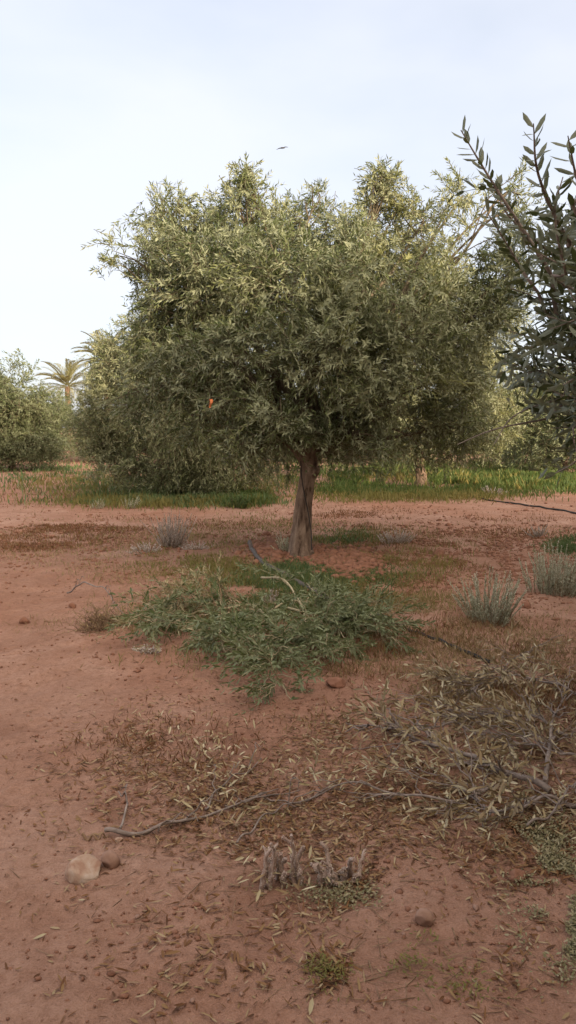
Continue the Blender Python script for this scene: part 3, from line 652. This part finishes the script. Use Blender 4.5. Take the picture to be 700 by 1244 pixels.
# dry tangle left of the heap
def tangle(px, py, w_, h_, n, label, name='dry_bush', mt='twig_brown', leafm='dead_weed', lf=1):
    c = G(px, py); s = c[1]/FPX; R_ = w_*s/2; H = h_*s
    root = empty(name, c, label, 'bush'); st = MB(); lm = MB()
    for k in range(n):
        a = rng.uniform(0, 6.28); e = rng.uniform(.15, 1.3); L = rng.uniform(.5, 1.1)
        m = 9; q = np.linspace(0, 1, m)
        d = np.array([math.cos(a)*math.cos(e)*R_, math.sin(a)*math.cos(e)*R_*.8, math.sin(e)*H])
        P = c+np.array([rng.normal(0, R_*.2), rng.normal(0, R_*.2), 0])+d[None]*(q*L)[:, None]+np.cumsum(rng.normal(0, .018, (m, 3)), 0)
        P[:, 2] = np.maximum(P[:, 2]-.3*H*q**2, gh(P[:, 0], P[:, 1])+.003)
        tube(st, P, np.linspace(.0028, .001, m), 3, cap=False)
        nl = int(7*lf)
        if nl: 
            ix = rng.integers(2, m, nl); leaves(lm, P[ix], nrm(rng.normal(0, 1, (nl, 3))+[0, 0, .2]), rng.normal(0, 1, (nl, 3)), rng.uniform(.012, .03, nl), rng.uniform(.004, .008, nl), rng.random((nl, 3)), 0)
    st.build('stems', M[mt], root)
    if lf: lm.build('leaves', M[leafm], root)
    return root
tangle(122, 762, 95, 55, 150, 'dry brown tangled bush left of the cut green branches')
cut_branch([(82, 724), (105, 730), (130, 742), (150, 752)], .009, 'thin pale bare twig lying across the dry tangled bush', arch=.16, nside=5, leafy=0, sideL=.2, name='bare_twig')

# dry brushwood on the right
RG = 'dry cut branches strewn on the right side'
dry = [([(668, 968), (620, 950), (560, 930), (500, 905), (440, 885)], .016, 'long thick grey branch pointing left, the heaviest stem of the dry brushwood', 16, .9),
       ([(662, 955), (668, 915), (672, 880), (690, 845)], .013, 'upright grey branch at the right edge, forking from the thick end of the long one', 12, .8),
       ([(600, 965), (540, 985), (480, 975), (420, 965), (350, 985)], .007, 'thin grey branch running left below the long thick one', 8, .35),
       ([(690, 900), (640, 880), (590, 880), (540, 870)], .009, 'dry leafy branch above the thick end of the long one', 18, 1.6),
       ([(700, 985), (650, 985), (610, 1000), (560, 970)], .009, 'dry leafy branch along the lower edge of the brushwood', 16, 1.4),
       ([(705, 850), (660, 835), (610, 830), (560, 850)], .008, 'dry leafy branch at the top of the brushwood near the right edge', 16, 1.5),
       ([(710, 930), (680, 925), (640, 915), (600, 905)], .008, 'short dry branch with pale curled leaves at the right edge', 16, 1.6),
       ([(650, 800), (620, 810), (590, 830), (560, 835)], .006, 'thin dry branch in the brown weeds below the grey green tuft', 12, 1.2),
       ([(590, 900), (550, 890), (500, 900), (470, 930)], .006, 'dry twiggy branch left of the brushwood on bare sand', 10, 1.0),
       ([(640, 1010), (670, 1000), (700, 960), (720, 940)], .006, 'dry twig with greenish leaves at the lower right of the brushwood', 10, 1.2)]
for pts, r, lab, n, lf in dry:
    cut_branch(pts, r, lab, nside=n, leafmat=M['dry_leaf'], group=RG, arch=.02, sideL=.34, lift=.03, up=-.03, L=.066, W=.0115, leafy=lf*.5, dens=.04, name='dry_branch')
LG = 'bare sticks on the sand in the foreground'
cut_branch([(128, 1017), (150, 1016), (185, 1014), (220, 1004), (270, 988), (320, 975), (365, 962)], .0095, 'long curved grey stick above the pale stone', nside=5, leafy=0, sideL=.25, lift=.05, name='bare_stick', group=LG, z=.02, cat='stick')
cut_branch([(146, 1012), (155, 995), (152, 980), (144, 970)], .005, 'short upturned fork rising from the left end of the long curved stick', nside=1, leafy=0, sideL=.1, name='bare_stick', group=LG, z=.02, arch=.04, cat='stick')
cut_branch([(250, 990), (262, 970), (285, 950), (318, 930)], .005, 'pale forked stick slanting up from the middle of the long curved one', nside=3, leafy=0, sideL=.14, name='bare_stick', group=LG, z=.025, cat='stick')
cut_branch([(288, 1033), (310, 1012), (335, 992), (360, 985)], .0045, 'thin straight pale stick left of the fuzzy dead plants', nside=1, leafy=0, sideL=.1, name='bare_stick', group=LG, z=.03, cat='stick')
cut_branch([(100, 1020), (118, 1021), (132, 1017)], .0065, 'short brown broken stick end left of the long curved one', nside=0, leafy=0, name='bare_stick', group=LG, z=.012, bark='twig_brown', cat='stick')

# ------------------------------------------------------------------ tufts and bushes
def tuft(px, py, w_, h_, n, label, m='sage', name='shrub', leafL=.024, leafW=.0105, step=.009, lean=.45, stem='twig_brown', cat='shrub', group=None, open_=.42, thick=.004):
    c = G(px, py); s = c[1]/FPX; R_ = w_*s/2; H = h_*s
    root = empty(name, c, label, cat, group); st = MB(); lm = MB()
    a = rng.uniform(0, 6.28, n); q = rng.random(n)**.5
    B = c+np.stack([np.cos(a)*q*R_*.55, np.sin(a)*q*R_*.5, 0*a], 1); B[:, 2] = gh(B[:, 0], B[:, 1])-.005
    D = nrm(np.stack([np.cos(a)*q*lean, np.sin(a)*q*lean, np.full(n, .9)], 1)+rng.normal(0, .13, (n, 3)))
    L = H*rng.uniform(.3, 1.2, n)*(1-.25*q); D = nrm(D+np.array([rng.normal(0, .16), rng.normal(0, .1), 0]))
    B[:, :2] += (np.array([math.cos(a[0]), math.sin(a[0])])*R_*.3)*(rng.random(n) < .3)[:, None]
    sprays(lm, st, B, D, L, leafL, leafW, step, 0, 0, open_=open_, tr=thick)
    st.build('stems', M[stem], root); lm.build('foliage', M[m], root); return root
tuft(592, 754, 80, 62, 110, 'pale grey green tuft with upright spikes standing alone on the red sand')
tuft(684, 720, 100, 62, 170, 'wide grey green tuft at the right edge of the picture')
tuft(208, 664, 46, 46, 90, 'pale whitish dead shrub standing upright left of the biggest tree', m='pale_dead')
tuft(176, 672, 52, 14, 60, 'low purplish grey dead shrub at the left foot of the pale upright one', m='pale_dead', lean=1.2)
tuft(240, 668, 52, 12, 50, 'flat pale dead shrub at the right foot of the pale upright one', m='pale_dead', lean=1.6)
tuft(484, 660, 46, 20, 60, 'low pale grey dead shrub on the bare sand right of the biggest trunk', m='pale_dead', lean=1.1)
tuft(650, 652, 26, 20, 26, 'small pale dead shrub on the bare sand toward the right edge', m='pale_dead', lean=.9)
tuft(348, 672, 20, 26, 26, 'small pale green weed touching the left side of the biggest trunk', m='sage')
tuft(330, 735, 20, 22, 20, 'thin pale weed standing behind the heap of cut branches', m='pale_dead')
tuft(252, 735, 40, 34, 30, 'pale straw coloured weed standing at the left back of the heap', m='cut_pale', lean=.8, leafL=.03)
tuft(436, 750, 9, 24, 7, 'single pale spike standing at the right back of the heap', m='pale_dead', lean=.2)
tuft(178, 792, 36, 12, 40, 'flat whitish dead plant at the left front corner of the heap', m='pale_dead', lean=1.9)
tuft(120, 618, 26, 14, 26, 'pale green weed leftmost in the strip of weeds under the bushy rear tree', m='sage')
tuft(160, 617, 26, 16, 26, 'pale green weed second from the left in the strip of weeds', m='sage')
tuft(288, 617, 22, 22, 26, 'tall green weed at the right end of the strip below the bushy rear tree', m='weed_green', leafL=.06, leafW=.012)
tuft(460, 590, 22, 14, 22, 'green weed left of the pale rear trunk', m='weed_green', leafL=.06, leafW=.012)
tuft(600, 600, 40, 12, 36, 'whitish dead plant on the lower edge of the green grass', m='pale_dead', lean=1.2, leafL=.04, leafW=.01)
tuft(355, 800, 10, 10, 6, 'small dry sprig at the front of the heap', m='dead_weed')

# fuzzy dead plants with curled spikes
def fuzzy(px, py, w_, h_, n, label, bend, rb=.0105):
    c = G(px, py); s = c[1]/FPX; R_ = w_*s/2; H = h_*s
    root = empty('dead_plant', c, label, 'plant'); st = MB(); lm = MB()
    for k in range(n):
        x0 = R_*(-1+2*(k+.5)/n)+rng.normal(0, .006); y0 = rng.uniform(-.6, .6)*R_; m = 12; q = np.linspace(0, 1, m)
        L = H*rng.uniform(.25, 1.1); a = rng.uniform(0, 6.28); bx = bend*rng.uniform(.6, 1.3); 
        P = c+np.stack([x0+np.cos(a)*L*bx*q**2, y0+np.sin(a)*L*bx*q**2, L*q], 1)+np.cumsum(rng.normal(0, .0038, (m, 3)), 0)
        P += np.stack([np.cos(a+k)*L*.22*np.clip(q-.6, 0, 1)**1.2*2, np.sin(a+k)*L*.1*np.clip(q-.6, 0, 1), -L*.25*np.clip(q-.72, 0, 1)], 1)
        r = rb*(.75+.35*np.sin(q*14+k)**2)*rng.uniform(.6, 1.05)*(1-.3*q)
        tube(st, P, r, 7, rough=.5)
        nh = 330; ii = rng.uniform(0, m-1.01, nh); i0 = ii.astype(int); f = (ii-i0)[:, None]; b = P[i0]*(1-f)+P[i0+1]*f
        d = nrm(rng.normal(0, 1, (nh, 3))+[0, 0, .2]); rr = np.interp(ii, np.arange(m), r)[:, None]
        leaves(lm, b+d*rr*.7, d, rng.normal(0, 1, (nh, 3)), rng.uniform(.003, .0065, nh), rng.uniform(.0018, .0035, nh), rng.random((nh, 3)), 0)
    st.build('stems', M['fuzz_core'], root, smooth=True); lm.build('fuzz', M['fuzz'], root); return root
fuzzy(343, 1074, 52, 66, 15, 'fuzzy whitish dead plant with curled spikes, left one of the pair in the foreground', .3)
fuzzy(412, 1073, 46, 50, 13, 'fuzzy pinkish dead plant like a claw, right one of the pair in the foreground', .5)

# ------------------------------------------------------------------ rocks
def rock(px, py, w_, h_, m, label, seed, flat=.6, name='stone', cat='stone', sink=.3, group=None, res=4):
    c = G(px, py); s = c[1]/FPX; import bmesh
    bmx = bmesh.new(); bmesh.ops.create_icosphere(bmx, subdivisions=res, radius=1)
    V = np.array([v.co[:] for v in bmx.verts]); Fi = np.array([[v.index for v in f.verts] for f in bmx.faces]); bmx.free()
    rg = np.random.default_rng(seed)
    for k in range(9):
        d = nrm(rg.normal(0, 1, 3)); h = rg.uniform(.55, .85); e = V@d; V = V-np.clip(e-h, 0, None)[:, None]*d*.92
    V *= (1+.14*fbm(V[:, 0]*2+seed+V[:, 2], V[:, 1]*2+V[:, 2]*1.3, 1.3, 4, seed))[:, None]
    V *= (1+.05*fbm(V[:, 0]*9+seed, V[:, 1]*9+V[:, 2]*7, 1.3, 3, seed))[:, None]; V *= np.array([w_*s/2, w_*s/2*.85, h_*s*flat])
    V[:, 2] -= sink*h_*s*flat*0
    mbx = MB(); mbx.add(V+c+np.array([0, 0, h_*s*flat*(1-sink)*.5]), Fi)
    return tag(mbx.build(name, M[m], origin=c, smooth=False), label, cat, group)
rock(104, 1060, 52, 34, 'pale_rock', 'pale angular stone on the sand below the long curved stick', 14, sink=.9)
rock(134, 1050, 26, 22, 'red_rock', 'brownish stone lump touching the right side of the pale angular stone', 8)
rock(515, 1122, 28, 24, 'red_rock', 'small smooth pinkish stone alone on the foreground sand', 5)
rock(628, 1068, 24, 20, 'clod', 'rounded red clod beside the creeping grey green plants', 6)
rock(408, 833, 26, 13, 'clod', 'reddish clod at the right front of the cut green heap', 9)
rock(145, 1022, 12, 7, 'pale_rock', 'tiny pale stone under the long curved stick', 12)
for i, (x, y, w0, m) in enumerate([(88, 738, 10, 'clod'), (30, 757, 14, 'clod'), (534, 676, 16, 'clod'), (500, 1000, 7, 'red_rock'), (640, 738, 12, 'clod'), (620, 722, 14, 'clod')]):
    rock(x, y, w0, w0*.8, m, ['small red clod on bare sand left of the dry tangled bush', 'dark red clod at the left edge level with the dry tangled bush', 'red clod on the bare sand right of the yellow weeds', 'tiny stone on bare sand below the dry brushwood', 'red clod between the two grey green tufts, nearer the viewer', 'red clod between the two grey green tufts, farther from the viewer'][i], 30+i, res=3)

# ------------------------------------------------------------------ scatter: litter, clods, grass, weeds
def patch(ells, n, fringe=1.0, seed=0):
    """points on the ground inside soft ellipses (centre x, y, radii, weight)"""
    W = np.array([e[4] for e in ells], float); W /= W.sum(); k = rng.choice(len(ells), n, p=W)
    E = np.array([e[:4] for e in ells], float)[k]
    q = rng.normal(0, .5+.1*fringe, (n, 2))
    px = E[:, 0]+q[:, 0]*E[:, 2]; py = np.maximum(E[:, 1]+q[:, 1]*E[:, 3], HZ+16)
    a = (px-PW/2)/FPX; b = (PH/2-py)/FPX; D = np.stack([a, cp+b*sp, -sp+b*cp], 1)
    t = -CAMZ/D[:, 2]
    for _ in range(3): t = -(CAMZ-gh(D[:, 0]*t, D[:, 1]*t))/D[:, 2]
    P = D*t[:, None]; P[:, 2] = gh(P[:, 0], P[:, 1]); 
    return P
def clumped(P, s, thr, seed, soft=.12):
    v = fbm(P[:, 0], P[:, 1], s, 3, seed)
    return P[rng.random(len(P)) < np.clip((v-thr)/soft, 0, 1)]
def flat_leaves(name, P, m, L, W, kind='stuff', lift=.006, tilt=.25, label=None):
    n = len(P); a = rng.uniform(0, 6.28, n); t = np.abs(rng.normal(0, tilt, n))
    D = np.stack([np.cos(a), np.sin(a), np.sin(t)*.8], 1); Nn = np.stack([rng.normal(0, .35, n), rng.normal(0, .35, n), np.ones(n)], 1)
    P = P.copy(); P[:, 2] += rng.uniform(.002, lift, n)
    d = P[:, 1]; big = np.clip(d/6, 1, 2.2)
    mb = MB(); leaves(mb, P, D, Nn, rng.uniform(.5, 1.25, n)*L*big, rng.uniform(.6, 1.3, n)*W*big, rng.random((n, 3)), 1, rng.normal(0, .16, n))
    o = mb.build(name, M[m]); return tag(o, label, kind=kind)
def blades(name, P, m, H, W, lean=.45, label=None, per=1):
    n = len(P); a = rng.uniform(0, 6.28, n); l = np.abs(rng.normal(0, lean, n))
    D = np.stack([np.cos(a)*l, np.sin(a)*l, np.ones(n)], 1); P = P-np.array([0, 0, .004])
    h = H*rng.uniform(.35, 1.25, n)*(.7+1.2*np.clip(.5+fbm(P[:, 0], P[:, 1], 1.6, 3, 9), 0, 1)-.4)
    cc = np.stack([rng.random(n), np.clip(.5+1.5*fbm(P[:, 0], P[:, 1], 1.2, 3, 19), 0, 1), rng.random(n)], 1)
    mb = MB(); leaves(mb, P, D, rng.normal(0, 1, (n, 3)), h, W*rng.uniform(.7, 1.3, n)*np.clip(P[:, 1]/8, .8, 3), cc, 0, rng.normal(0, .25, n))
    return tag(mb.build(name, M[m]), label, kind='stuff')
def bits(name, P, m, size, label=None):
    import bmesh
    bmx = bmesh.new(); bmesh.ops.create_icosphere(bmx, subdivisions=1, radius=1)
    V = np.array([v.co[:] for v in bmx.verts]); Fi = np.array([[v.index for v in f.verts] for f in bmx.faces]); bmx.free()
    n = len(P); s = size*np.clip(rng.lognormal(0, .55, n), .3, 2.3)*np.clip(P[:, 1]/6, .6, 2)
    S = s[:, None, None]*rng.uniform(.6, 1.3, (n, 1, 3))*np.array([1, 1, .65])
    VV = (V[None]*(1+rng.normal(0, .16, (n, len(V), 1))))*S+P[:, None, :]+np.array([0, 0, 1])[None, None]*(s*.15)[:, None, None]
    FF = Fi[None]+(np.arange(n)*len(V))[:, None, None]
    mb = MB(); mb.add(VV.reshape(-1, 3), FF.reshape(-1, 3)); return tag(mb.build(name, M[m], smooth=False), label, kind='stuff')
whole = [(350, 1000, 420, 260, 1)]
litter = [(220, 915, 120, 42, 3), (300, 985, 130, 50, 3.2), (560, 930, 160, 75, 6), (610, 830, 110, 60, 3.5), (400, 890, 80, 35, 1.2), (345, 1070, 75, 40, 2.4), (430, 1080, 50, 30, 1.4), (640, 1010, 80, 60, 3),
          (500, 1190, 60, 30, .8), (600, 1180, 110, 60, 1.0), (270, 1190, 90, 50, .2), (150, 940, 110, 60, .8), (440, 1000, 120, 40, 1.6), (670, 870, 60, 90, 3), (250, 830, 110, 30, .4), (350, 1120, 330, 110, 1.1), (160, 1080, 150, 120, .5), (410, 1175, 30, 20, .4)]
P = patch(litter, 16000); P = clumped(P, 2.6, -.16, 51, .2)
flat_leaves('leaf_litter', P, 'litter', .044, .0078, label='dry brown olive leaves strewn over the sand')
P = clumped(patch([(600, 890, 130, 90, 3), (560, 950, 120, 50, 2), (680, 950, 50, 60, 1), (300, 960, 90, 35, .9), (230, 905, 70, 28, .6), (400, 940, 90, 40, .4), (345, 1070, 60, 30, .3)], 2600), 3.2, -.1, 53)
flat_leaves('dry_leaves', P, 'dry_leaf', .052, .0095, lift=.05, tilt=.6, label='pale curled dry leaves lying over the brushwood')
flat_leaves('scattered_leaves', patch([(340, 950, 400, 300, 1), (480, 860, 220, 90, .5)], 2600), 'litter', .032, .006, label='thinly scattered dry leaves on bare sand')
bits('soil_clods', np.concatenate([patch([(350, 900, 420, 330, 1)], 4200), clumped(patch([(350, 740, 420, 90, 1), (480, 640, 250, 40, .6)], 9000), 1.8, 0, 57)]), 'clod', .0055, 'small crumbs of red soil')
bits('pebbles', patch([(350, 920, 420, 280, 1)], 500), 'red_rock', .010, 'small pinkish pebbles on the sand')
bits('dark_crumbs', clumped(patch([(350, 880, 420, 300, 1), (560, 680, 170, 50, 1.6), (100, 660, 160, 30, .5)], 13000), 2.2, -.04, 59), 'clod', .009, 'larger dark crumbs of red soil')
bits('red_earth', patch([(330, 668, 26, 12, 1), (425, 684, 34, 14, 1.3), (395, 676, 30, 10, .6)], 2600, .6), 'clod', .018, 'loose red earth dug round the trunk')
P = patch([(350, 960, 400, 300, 1)]+[(e[0], e[1], e[2], e[3], e[4]*.5) for e in litter], 1100); n = len(P); a = rng.uniform(0, 6.28, n)
mb = MB(); twigs(mb, P+[0, 0, .006], np.stack([np.cos(a), np.sin(a), rng.normal(.03, .06, n)], 1), rng.uniform(.03, .16, n), rng.uniform(.0010, .0024, n))
tag(mb.build('twig_litter', M['twig_brown']), 'thin broken twigs on the sand', kind='stuff')

# green grass strip under the rear right tree and others
blades('grass', clumped(patch([(560, 574, 200, 12, 3), (660, 585, 90, 12, 1.8), (600, 588, 90, 8, 1), (430, 582, 60, 8, .6)], 52000, 1.1), 1.1, -.12, 81, .3), 'grass', .24, .012, .5, 'thick green grass below the rear right olive trees')
blades('weeds', clumped(patch([(560, 580, 190, 14, 3), (620, 590, 90, 8, 1)], 7000, 1.1), 1.6, -.05, 85, .2), 'weed_yellow', .26, .011, .5, 'yellowed stalks among the green grass')
blades('grass', patch([(430, 596, 50, 7, .8), (520, 599, 90, 6, .8), (305, 607, 26, 7, 1.0), (280, 610, 20, 5, .5)], 9000, .5), 'grass', .16, .011, .5, 'short bright grass patches at the sunlit edge of the sand')
blades('weeds', clumped(patch([(200, 608, 120, 7, 2.4), (60, 572, 70, 7, .7), (150, 590, 60, 12, .7), (20, 582, 30, 10, .2), (250, 590, 90, 12, .6)], 13000, .9), 1.6, -.08, 83, .2), 'weed_green', .20, .012, .45, 'low green weeds under the bushy rear left tree')
blades('weeds', patch([(190, 611, 110, 7, 2), (250, 592, 110, 12, 1.5), (100, 590, 90, 14, 1), (480, 606, 110, 5, 1), (560, 603, 60, 5, .6)], 12000, .6), 'weed_yellow', .18, .010, .45, 'yellowish weeds among the green strip')
blades('weeds', clumped(patch([(245, 690, 75, 20, 3), (490, 683, 60, 20, 2.6), (330, 640, 60, 14, .5), (430, 655, 60, 14, .8), (290, 720, 60, 16, 1), (420, 710, 80, 24, 2), (400, 735, 110, 26, 2), (260, 745, 90, 30, 2), (500, 720, 60, 24, .8), (200, 660, 140, 20, 1), (350, 655, 200, 16, 1), (320, 800, 120, 14, .5)], 30000), 2.2, -.2, 61, .2), 'weed_yellow', .085, .006, .8, 'low yellow green weeds round the biggest tree')
blades('weeds', clumped(patch([(370, 702, 62, 16, 3), (340, 728, 60, 18, 1.4), (440, 700, 50, 16, .8), (690, 662, 26, 10, .7), (200, 755, 30, 14, .4), (420, 655, 30, 10, .5)], 26000), 2.6, -.2, 63, .2), 'weed_green', .07, .009, 1.0, 'low green weeds in front of the biggest trunk')
blades('dead_weeds', clumped(patch([(240, 720, 110, 30, 2), (350, 760, 150, 40, 2), (400, 660, 140, 20, 1.6), (620, 650, 120, 14, .8), (560, 765, 110, 50, 3), (620, 800, 100, 45, 3), (470, 740, 70, 40, 2), (60, 650, 120, 22, 1.6), (300, 650, 150, 20, 1.3), (120, 680, 130, 20, 1.0), (400, 820, 60, 14, .4), (540, 720, 60, 22, .8), (120, 760, 80, 20, .6), (560, 860, 140, 60, 3), (640, 930, 80, 60, 1.4)], 52000), 1.9, -.08, 65, .2), 'dead_weed', .06, .006, .9, 'thin tan dead weeds')
blades('dead_weeds', clumped(patch([(45, 655, 80, 12, 2), (190, 640, 130, 10, 1.2), (90, 642, 90, 8, 1.6), (600, 640, 120, 14, 1), (470, 632, 120, 10, 1.2), (590, 820, 110, 50, 3), (520, 790, 90, 40, 1.4), (610, 900, 110, 60, 3), (520, 930, 90, 30, 1), (230, 910, 110, 36, .35), (345, 1085, 60, 26, .5), (500, 990, 80, 30, .5), (40, 670, 60, 10, .7), (20, 745, 24, 12, .5), (60, 600, 110, 16, 1.4), (420, 625, 90, 8, .6), (470, 655, 150, 20, 1.5), (620, 660, 100, 22, .8), (540, 700, 80, 30, .8)], 46000), 1.5, -.05, 67, .15), 'red_weed', .065, .007, .8, 'reddish brown dead weeds')
# creeping grey green plant lower right, mossy weeds
flat_leaves('creeping_weeds', clumped(patch([(655, 1045, 40, 42, 1.6), (682, 1100, 42, 55, 2.2), (600, 1020, 20, 16, .3), (412, 1090, 50, 16, .22), (695, 1150, 30, 34, 1.0)], 15000, .8), 5, -.1, 71, .2), 'lichen', .016, .0065, lift=.02, tilt=.8, label='grey green creeping weeds at the lower right')
flat_leaves('creeping_weeds', clumped(patch([(400, 1178, 26, 16, 1), (495, 1165, 40, 20, 1), (410, 880, 30, 12, .6), (550, 1200, 50, 24, .6), (320, 990, 40, 14, .3)], 1500, 1.6), 7, -.02, 73, .2), 'weed_yellow', .018, .005, lift=.02, tilt=.8, label='small mossy yellow green patches in the foreground')
# two single leaves that stand out
def one_leaf(px, py, L, W, a, m, label):
    p = G(px, py, .006); mb = MB()
    leaves(mb, p[None], np.array([[math.cos(a), math.sin(a), .15]]), np.array([[.2, -.2, 1.]]), np.array([L]), np.array([W]), np.array([[.95, .5, .5]]), 1, .12)
    return tag(mb.build('fallen_leaf', M[m], origin=p), label, 'leaf')
one_leaf(376, 1236, .055, .014, 1.4, 'cut_pale', 'single straw coloured fallen leaf at the bottom edge')
one_leaf(40, 1143, .045, .011, .3, 'cut_pale', 'single pale fallen leaf on bare sand at the lower left')
one_leaf(95, 1095, .035, .010, -.5, 'cut_pale', 'single pale fallen leaf just below the pale angular stone')
